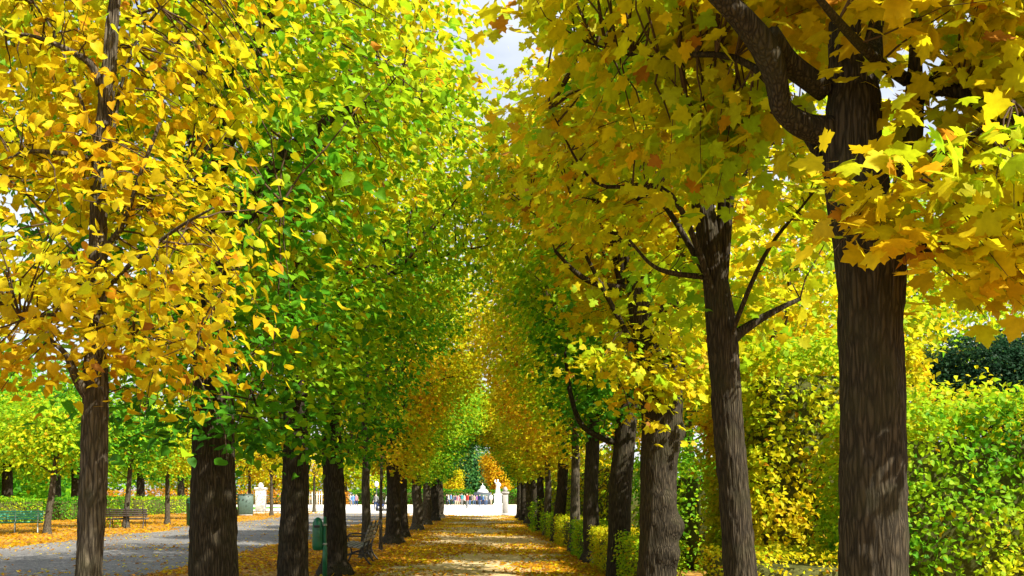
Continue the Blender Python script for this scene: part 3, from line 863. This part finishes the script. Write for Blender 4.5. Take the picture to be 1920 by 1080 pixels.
for i, (y0, y1, tn, lab) in enumerate([(44, 56, 1.6, 'low hedge section right behind the green bench'), (58, 69, .8, 'dark low hedge section behind the low dark bench'),
                                       (71, 90, 1.7, 'low yellow-green hedge section behind the thin straight young tree')]):
    hedge(130+i, lab, -27.6, -26.4, y0, y1, 1.4, tn, 3500, .13, KITE, 0, SH, .6, .1)
hedge(134, 'small leafy shrub left of the low dark bench', -19.2, -17.9, 44.5, 45.5, 1.25, 2.2, 500, .12, KITE, 0, None, .5, .25, 'shrub', .3, core=False)

def far_woods(name, seed, pts, h, n, size, tn):
    rng = np.random.default_rng(seed)
    pts = np.array(pts, float); k = rng.integers(0, len(pts)-1, n); u = rng.random((n, 1))
    P2 = pts[k] + (pts[k+1]-pts[k])*u + rng.normal(0, 2.0, (n, 2))
    P = np.column_stack([P2, rng.random(n)**.8*h])
    hh = h*(.75+.3*noise3(np.column_stack([P2, 0*k]), .12, 2))
    P[:, 2] *= hh/h
    out = unit(np.column_stack([-P2, np.full(n, 8.0)]))
    t, nn, b = leaf_frames(rng, P, out, .5, .5)
    tone = tn + 1.2*noise3(P, .16, 1.0) + rng.normal(0, .35, n)
    o = link(name, leaves_mesh(name, KITE, P, t, nn, b, size*rng.uniform(.6, 1.3, n), tone_colour(tone, rng)))
    return tag(o, kind='stuff')
far_woods('far_woods', 1, [(-47, 20), (-48, 60), (-52, 110), (-75, 150), (-90, 200)], 19, 42000, .8, 1.0)
far_woods('far_woods', 2, [(-110, 205), (-60, 215), (-12, 222), (8, 226), (50, 205), (60, 150), (40, 90)], 13, 26000, 1.0, 1.7)

# ---------------------------------------------------------------- far end: plaza backdrop
FB = 'trees beyond the plaza'
free_tree(140, 'hazed_conifer_tree', 'tall tree tinted blue-green for distance haze, seen through the end of the arch', FB, -2.5, 190, .5, 3, [(0, 0, 4, 5, 4, 4), (0, 0, 8, 4, 3.5, 4), (0, 0, 12, 2.8, 2.6, 3.5), (0, 0, 15, 1.4, 1.4, 2.5), (3.0, 1, 5, 4, 3, 4)], .6, 900, .5, 12, .8, .4, hole=.05, h=12, tint=(1.2, 1, 6))  # blue tint puts the distance haze into the leaf colour
free_tree(141, 'broadleaf_tree', 'golden tree behind the white statue', FB, 2.2, 172, .3, 3, [(0, 0, 5.5, 1.9, 1.8, 2.3), (-.8, 0, 8, 1.6, 1.5, 1.6), (1.2, 0, 3.4, 1.6, 1.5, 2.2)], 3.9, 500, .35, 12, .45, .3, h=6)
free_tree(142, 'broadleaf_tree', 'pale yellow tree left of the blue-green tree', FB, -5.6, 170, .3, 2, [(0, 0, 3.4, 1.5, 1.5, 2.4), (.5, 0, 5.2, 1.1, 1.1, 1.6)], 3.1, 350, .35, 12, .45, .3, h=5)
for i, (X, Y, s, h, tn, lab) in enumerate([(-14, 185, 2.2, 7, 1.5, 'dark green tree beyond the plaza, left of the pale yellow tree'), (-27, 180, 2.4, 8, 2.4, 'yellow-green tree beyond the plaza behind the strolling group'),
                                           (-40, 175, 2.5, 8, 3.0, 'yellow tree beyond the plaza lawn'), (-55, 170, 2.5, 8, 2.6, 'lime tree beyond the plaza lawn'), (9, 180, 2.2, 7, 2.0, 'green tree beyond the plaza right of the statue'), (18, 175, 2.5, 8, 3.2, 'yellow tree beyond the plaza behind the right row'),
                                           (4, 215, 2.6, 9, .6, 'dark tree far behind the white-roofed kiosk')]):
    free_tree(143+i, 'broadleaf_tree', lab, FB, X, Y, .4, 3, big(s, h), tn, 500, .5, 12, .8, .5, h=6)
hedge(151, 'dark clipped hedge along the far side of the plaza behind the crowd', -22, -1.6, 156, 158, 2.4, .3, 4000, .3, KITE, 0, None, .3, .2)
hedge(152, 'dark clipped hedge right of the kiosk beyond the plaza', 1.6, 14, 156, 158, 2.4, .6, 2500, .3, KITE, 0, None, .3, .2)
hedge(153, 'red autumn shrubs beyond the plaza lawn', -62, -22.5, 150, 152.5, 2.2, 5.2, 4000, .32, KITE, 0, None, .5, .3, 'shrub_border', .2)

# kiosk with a white roof
t = thing('kiosk', 'dark kiosk with a stepped white roof beyond the plaza', 'kiosk', (0.0, 153, 0))
mb = MB(); mb.box(-1.5, 1.5, -1.2, 1.2, 0, 2.0, .05); mb.build('body', M_SLATE, t)
mb = MB(); mb.lathe([(1.0, 2.0), (.98, 2.12), (.7, 2.5), (.55, 2.6)], 8); mb.build('roof', M_WHITEPAINT, t)
mb = MB(); mb.lathe([(.45, 2.6), (.45, 2.85), (.52, 2.87), (.28, 3.1), (.05, 3.25), (.03, 3.6)], 8); mb.build('lantern', M_WHITEPAINT, t)
mb = MB(); mb.box(-.9, .9, -1.24, -1.205, .8, 1.7); mb.build('window', M_CAB, t)

# statue
t = thing('statue', 'tall white stone statue on a pedestal at the far edge of the plaza', 'statue', (2.45, 147, 0))
mb = MB(); mb.box(-.75, .75, -.75, .75, 0, .25, .03); mb.box(-.6, .6, -.6, .6, .25, 1.6, .03); mb.box(-.7, .7, -.7, .7, 1.6, 1.78, .03); mb.build('pedestal', M_STONE, t)
mb = MB(); mb.lathe([(.42, 1.78), (.38, 2.2), (.30, 2.8), (.24, 3.05), (.34, 3.35), (.36, 3.55), (.15, 3.68), (.09, 3.76), (.15, 3.88), (.15, 4.02), (.06, 4.13)], 18)
mb.tube([(.3, 0, 3.5), (.45, -.1, 3.2), (.3, -.3, 2.95)], [.1, .085, .06], 8)
mb.tube([(-.3, 0, 3.5), (-.48, -.05, 3.75), (-.4, -.1, 4.1)], [.1, .08, .055], 8)
mb.build('figure', M_STONE, t, True)

t = thing('stone_post', 'grey stone post at the end of the right row by the plaza', 'post', (1.75, 70.5, 0))
mb = MB(); mb.box(-.3, .3, -.3, .3, 0, .2, .02); mb.box(-.22, .22, -.22, .22, .2, 1.7, .02); mb.build('shaft', M_GREYSTONE, t)
mb = MB(); mb.box(-.3, .3, -.3, .3, 1.7, 1.85, .03); mb.lathe([(.12, 1.85), (.2, 2.0), (.12, 2.18), (.02, 2.24)], 12); mb.build('cap', M_GREYSTONE, t)

# white pillar, cabinet, railing on the left beyond the path
p = W(489, 960, 85)
t = thing('gate_pillar', 'bright white gate pillar beyond the gravel path', 'pillar', (p[0], p[1], 0))
mb = MB(); mb.box(-.42, .42, -.42, .42, 0, 2.1, .02); mb.build('shaft', M_STONE, t)
mb = MB(); mb.box(-.52, .52, -.52, .52, 2.1, 2.3, .04); mb.lathe([(.2, 2.3), (.3, 2.5), (.1, 2.75)], 12); mb.build('cap', M_STONE, t)
p = W(460, 966, 70)
t = thing('utility_cabinet', 'grey-green cabinet among leaves left of the white pillar', 'cabinet', (p[0], p[1], 0), .4)
mb = MB(); mb.box(-.55, .55, -.35, .35, .12, 1.6, .03); mb.build('body', M_CAB, t)
mb = MB(); mb.box(-.6, .6, -.4, .4, 1.6, 1.68, .02); mb.build('lid', M_CAB, t)
mb = MB(); mb.box(-.5, .5, -.3, .3, 0, .12); mb.build('plinth', M_GREYSTONE, t)
p = W(594, 962, 84)
t = thing('railing', 'white upright railing glimpsed between the two thick left trunks', 'railing', (p[0], p[1], 0))
for i in range(9):
    mb = MB(); mb.box(-.9+i*.22, -.84+i*.22, -.03, .03, 0, 1.9); mb.build('bar', M_WHITEPAINT, t)
mb = MB(); mb.box(-1.0, 1.0, .035, .08, .25, .33); mb.box(-1.0, 1.0, .035, .08, 1.6, 1.68); mb.build('rail', M_WHITEPAINT, t)

# lamp post near the crowd
p = W(706, 950, 100)
t = thing('street_lamp', 'white globe street lamp by the stroller on the plaza', 'street lamp', (p[0], p[1], 0))
mb = MB(); mb.lathe([(.14, 0), (.12, .3), (.06, .4), (.05, 2.5)], 10); mb.build('pole', M_IRON, t)
mb = MB(); mb.lathe([(.08, 2.5), (.2, 2.65), (.24, 2.85), (.16, 3.05), (.04, 3.12)], 14); mb.build('globe', M_WHITEPAINT, t, True)

# ---------------------------------------------------------------- benches and bins
def bench(name, label, loc, rz, wood, iron, length=1.9, group='park benches', back_mat=None):
    """local: x along the bench, seat faces -y"""
    t = thing(name, label, 'bench', loc, rz, group)
    L = length/2
    for i in range(5):
        y0 = -.24 + i*.095; z = .45 - .012*i
        mb = MB(); mb.box(-L, L, y0, y0+.075, z, z+.032, .006); mb.build('seat_slat', wood, t)
    for i in range(4):
        zz = .55 + i*.1; yy = .27 + (zz-.45)*.32
        M = Matrix.Translation((0, yy, zz)) @ Matrix.Rotation(-.31, 4, 'X')
        mb = MB(); mb.box(-L, L, -.014, .014, 0, .082, .005, M); mb.build('back_slat', back_mat or wood, t)
    for x in (-L+.2, 0, L-.2):
        fr = MB()
        fr.tube(catmull([(x, -.3, 0), (x, -.22, .22), (x, -.26, .43), (x, 0, .425), (x, .25, .41)], 5), np.full(21, .022), 8)
        fr.tube(catmull([(x, .44, 0), (x, .27, .24), (x, .27, .45), (x, .36, .72), (x, .46, 1.0)], 5), np.full(21, .022), 8)
        fr.tube(catmull([(x, -.22, .2), (x, .02, .27), (x, .28, .24)], 5), np.full(11, .016), 6)
        if x != 0:
            fr.tube(catmull([(x, -.27, .43), (x, -.3, .62), (x, -.1, .67), (x, .33, .66)], 5), np.full(16, .018), 6)
        fr.build('iron_frame', iron, t, True)
    return t
bench('park_bench', 'dark iron park bench with weathered slats at the path edge, beside the flared trunk', (-2.95, 21.3, 0), math.radians(-90), M_GREYWOOD, M_IRON, 1.9)
p = W(28, 1000, 38)
bench('park_bench', 'green slatted park bench on fallen leaves at the far left', (p[0], p[1], 0), math.radians(24), M_GREENWOOD, M_PALEIRON, 2.1)
p = W(240, 990, 44)
bench('park_bench', 'low dark bench seen from behind next to a small shrub', (p[0], p[1], 0), math.radians(190), M_DARKWOOD, M_IRON, 1.9)

# near litter bin on a pole
p = W(597, 1080, 17.0)
t = thing('litter_bin', 'green rounded litter bin mounted on a green pole between two thick trunks', 'litter bin', (p[0]+.12, p[1], 0))
mb = MB(); mb.lathe([(.045, -.05), (.045, .62), (.03, .64), (.03, 1.18), (.0, 1.2)], 14); mb.build('pole', M_BIN, t, True)
mb = MB(); mb.lathe([(.07, .56), (.095, .58), (.105, .66), (.10, 1.0), (.09, 1.09), (.065, 1.15), (.02, 1.18)], 22, (-.135, .02, 0)); mb.build('bin_body', M_BIN, t, True)
for z in (.66, 1.02):
    mb = MB(); mb.lathe([(.037, z), (.042, z+.01), (.042, z+.03), (.037, z+.04)], 12); mb.box(-.06, 0, .0, .03, z, z+.04); mb.build('bracket', M_PALEIRON, t)
mb = MB(); mb.box(-.19, -.08, -.089, -.078, .99, 1.04, .004); mb.build('opening', M_IRON, t)
p = W(361, 985, 47)
t = thing('litter_bin', 'dark green litter bin standing at the left edge of the stout ridged trunk', 'litter bin', (p[0], p[1], 0))
mb = MB(); mb.lathe([(.26, 0), (.3, .05), (.3, 1.15), (.32, 1.18), (.32, 1.25)], 18); mb.build('bin_body', M_DKBIN, t, True)
mb = MB(); mb.lathe([(.32, 1.25), (.28, 1.42), (.1, 1.5)], 18); mb.build('lid', M_DKBIN, t, True)

# ---------------------------------------------------------------- people on the plaza
SKIN = plain('skin', (.55, .35, .25), .6, .3, .05)
def cloth(n, c): return plain(n, c, .85, .15, .12, 14)
HAIR = {k: cloth('hair_'+k, c) for k, c in dict(brown=(.06, .035, .02), black=(.02, .018, .016), blond=(.35, .24, .10), grey=(.3, .29, .28)).items()}
CL = {k: cloth('cloth_'+k, c) for k, c in dict(black=(.02, .02, .022), navy=(.03, .05, .14), white=(.7, .7, .68), red=(.5, .05, .04), blue=(.10, .22, .5), grey=(.22, .22, .23), beige=(.45, .36, .25),
                                              pink=(.6, .25, .28), green=(.08, .2, .1), brown=(.14, .08, .05), denim=(.08, .13, .25), yellow=(.6, .45, .08), teal=(.05, .25, .28), orange=(.6, .2, .04), purple=(.2, .08, .28)).items()}
def figure_mesh(pose):
    """one continuous skinned body, 1.72 m tall, facing -y; returns an evaluated mesh"""
    s = {'stand': 0.0, 'walk': 1.0, 'push': .8, 'stroll': .6}[pose]
    a = .22*s
    arm = [(-.2, 0, 1.42), (-.25, .06*s, 1.14), (-.26, -.12*s, .88)], [(.2, 0, 1.42), (.25, -.05*s, 1.14), (.26, -.02+.16*s, .88)]
    if pose == 'push':
        arm = [(-.2, 0, 1.42), (-.25, -.08, 1.16), (-.2, -.36, 1.04)], [(.2, 0, 1.42), (.25, -.08, 1.16), (.2, -.36, 1.04)]
    V = [(0, 0, .95), (0, -.01, 1.12), (0, 0, 1.36), (0, -.005, 1.5), (0, -.02, 1.58), (0, -.02, 1.67)]
    R = [(.15, .11), (.135, .10), (.17, .11), (.06, .06), (.085, .095), (.075, .085)]
    E = [(0, 1), (1, 2), (2, 3), (3, 4), (4, 5)]
    for pts in arm:
        i0 = len(V)
        V += list(pts) + [(pts[2][0], pts[2][1]-.04, pts[2][2]-.1)]
        R += [(.062, .062), (.048, .048), (.036, .036), (.028, .04)]
        E += [(2, i0), (i0, i0+1), (i0+1, i0+2), (i0+2, i0+3)]
    for sx, ph in ((-1, 1), (1, -1)):
        i0 = len(V)
        V += [(sx*.095, 0, .88), (sx*.1, -a*ph*.55-.015, .5), (sx*.1, -a*ph+.03*s, .09), (sx*.11, -a*ph-.14, .04)]
        R += [(.095, .1), (.062, .065), (.042, .045), (.035, .03)]
        E += [(0, i0), (i0, i0+1), (i0+1, i0+2), (i0+2, i0+3)]
    me = bpy.data.meshes.new('body'); me.from_pydata(V, E, [])
    o = bpy.data.objects.new('body', me); COL.objects.link(o)
    o.modifiers.new('skin', 'SKIN'); ss = o.modifiers.new('sub', 'SUBSURF'); ss.levels = 1; ss.render_levels = 1
    for sv, r in zip(me.skin_vertices[0].data, R): sv.radius = r
    me.skin_vertices[0].data[0].use_root = True
    dg = bpy.context.evaluated_depsgraph_get(); dg.update()
    out = bpy.data.meshes.new_from_object(o.evaluated_get(dg))
    bpy.data.objects.remove(o); bpy.data.meshes.remove(me)
    return out
FIG = {p: figure_mesh(p) for p in ('stand', 'walk', 'push', 'stroll')}
def person(label, loc, rz, pose, top, legs, hair, scale=1.0, group='people on the plaza'):
    me = FIG[pose].copy(); me.name = 'person'
    me.materials.clear()
    for m in (CL[top], CL[legs], SKIN, HAIR[hair], CL['black']): me.materials.append(m)
    for pl in me.polygons:
        c = pl.center
        if c.z > 1.63 or (c.z > 1.5 and c.y > .02): k = 3
        elif c.z > 1.47: k = 2
        elif abs(c.x) > .17 and c.z < .9 or (pose == 'push' and c.y < -.33 and c.z > .9): k = 2
        elif c.z > .9: k = 0
        elif c.z > .09: k = 1
        else: k = 4
        pl.material_index = k; pl.use_smooth = True
    o = link('person', me, None, loc)
    o.rotation_euler = (0, 0, rz); o.scale = (scale,)*3
    return tag(o, label, 'person', group)

def at(px, d): p = W(px, HOR, d); return (p[0], p[1], .01)
person('person in black pushing a stroller across the plaza', at(716, 90), math.radians(-60), 'push', 'black', 'black', 'brown')
person('person in grey coat walking just left of the stroller pusher', at(705, 92), math.radians(-20), 'walk', 'grey', 'navy', 'black')
person('person in pale top with blue jeans right of the thin sapling', at(728, 91), math.radians(170), 'walk', 'white', 'denim', 'blond')
person('person in beige jacket glimpsed right of the thick flared-root trunk', at(646, 112), math.radians(80), 'stand', 'beige', 'brown', 'grey')
person('person in blue jacket in the group left of the young smooth trunk', at(662, 116), math.radians(30), 'walk', 'blue', 'denim', 'brown')
person('person in pink top in the group left of the young smooth trunk', at(668, 119), math.radians(-30), 'stroll', 'pink', 'navy', 'blond')
person('person in white shirt in the group left of the young smooth trunk', at(657, 121), math.radians(120), 'stand', 'white', 'grey', 'black')
tops = ['white', 'blue', 'grey', 'navy', 'red', 'black', 'white', 'teal', 'grey', 'beige', 'black', 'purple', 'pink', 'navy', 'white', 'blue', 'grey', 'black']
legs = ['denim', 'black', 'navy', 'beige', 'grey', 'brown', 'black', 'grey', 'black', 'denim', 'denim', 'black', 'beige', 'denim', 'beige', 'navy', 'denim', 'black']
pxs = [841, 846, 851, 855, 876, 862, 871, 866, 885, 889, 881, 894, 859, 899, 921, 906, 912, 838]
cn = dict(denim='blue jeans', black='black trousers', navy='navy trousers', beige='beige trousers', grey='grey trousers', brown='brown trousers')
rr = np.random.default_rng(9)
for i, (a, b, c) in enumerate(zip(tops, legs, pxs)):
    person(f'small distant figure in a {a} top and {cn[b]} in the crowd under the arch', at(c, 138+rr.uniform(-30, 12)), rr.uniform(0, 6.28), ['walk', 'stand', 'stroll'][i % 3], a, b,
           ['brown', 'black', 'blond', 'grey'][i % 4], rr.uniform(.92, 1.06), 'crowd at the far end of the alley')
# stroller
p = at(722, 89.6)
t = thing('stroller', 'dark stroller pushed by the person in black', 'stroller', p, math.radians(-60))
mb = MB(); mb.box(-.22, .22, -.75, -.15, .45, .7, .06); mb.build('seat', CL['navy'], t)
mb = MB(); mb.tube(catmull([(0, -.2, .7), (0, -.3, .95), (0, -.55, 1.0), (0, -.75, .8)], 4), np.array([.2]*13), 10); mb.build('hood', CL['black'], t, True)
mb = MB()
for x in (-.24, .24):
    mb.tube([(x, .1, 1.02), (x, -.2, .6), (x, -.75, .15)], [.015]*3, 6); mb.tube([(x, -.5, .5), (x, -.1, .15)], [.015]*2, 6)
mb.tube([(-.24, .1, 1.02), (.24, .1, 1.02)], [.016]*2, 6); mb.build('frame', M_IRON, t)
for x in (-.27, .27):
    for y in (-.75, -.1):
        mb = MB(); mb.tube([(x-.02, y, .14), (x+.02, y, .14)], [.14, .14], 16); mb.build('wheel', M_IRON, t)

# ---------------------------------------------------------------- fallen leaves
def litter(name, seed, n, x0, x1, y0, y1, tones, size, edge=0.0, near=1.6, clump=.5, z=.012):
    rng = np.random.default_rng(seed)
    m = n*3
    u = rng.random(m)**near
    P = np.stack([rng.uniform(x0, x1, m), y0+(y1-y0)*u, np.full(m, z)], 1)
    nz = noise3(P, .55, 1.1) + .6*noise3(P, 1.7, 4.2)
    side = np.abs((P[:, 0]-(x0+x1)/2)/((x1-x0)/2))
    pr = np.clip(.5 + clump*nz + edge*(side-.55), .03, 1)
    P = P[rng.random(m) < pr][:n]
    k = len(P)
    P[:, 2] += rng.uniform(0, .02, k)
    up = unit(np.array([0, 0, 1.0]) + rng.normal(0, .28, (k, 3)))
    t = rng.normal(0, 1, (k, 3)); t = unit(t - up*np.sum(t*up, 1, keepdims=True))
    b = np.cross(up, t)
    tn = rng.choice(tones, k) + rng.normal(0, .3, k)
    me = leaves_mesh(name, KITE, P, t, up, b, size*rng.uniform(.6, 1.25, k), tone_colour(tn, rng))
    o = link(name, me)
    return tag(o, kind='stuff')
litter('fallen_leaves', 1, 33000, -2.6, 2.6, 12, 69, [3.2, 3.8, 4.4, 4.9, 5.4, 5.8], .1, 1.1, 1.5, .95)
litter('fallen_leaves', 2, 22000, -6.6, -2.2, 14, 72, [3.8, 4.4, 5.0, 5.5, 6], .1, 0, 1.5, .5)
litter('fallen_leaves', 3, 4000, -14.6, -6.2, 14, 75, [4.2, 5.5, 6, 3.5], .09, .8, 1.5, .7)
litter('fallen_leaves', 4, 17000, -28, -14.2, 26, 90, [4.0, 4.5, 5.0, 5.6, 4.7], .13, 0, 1.4, .4)
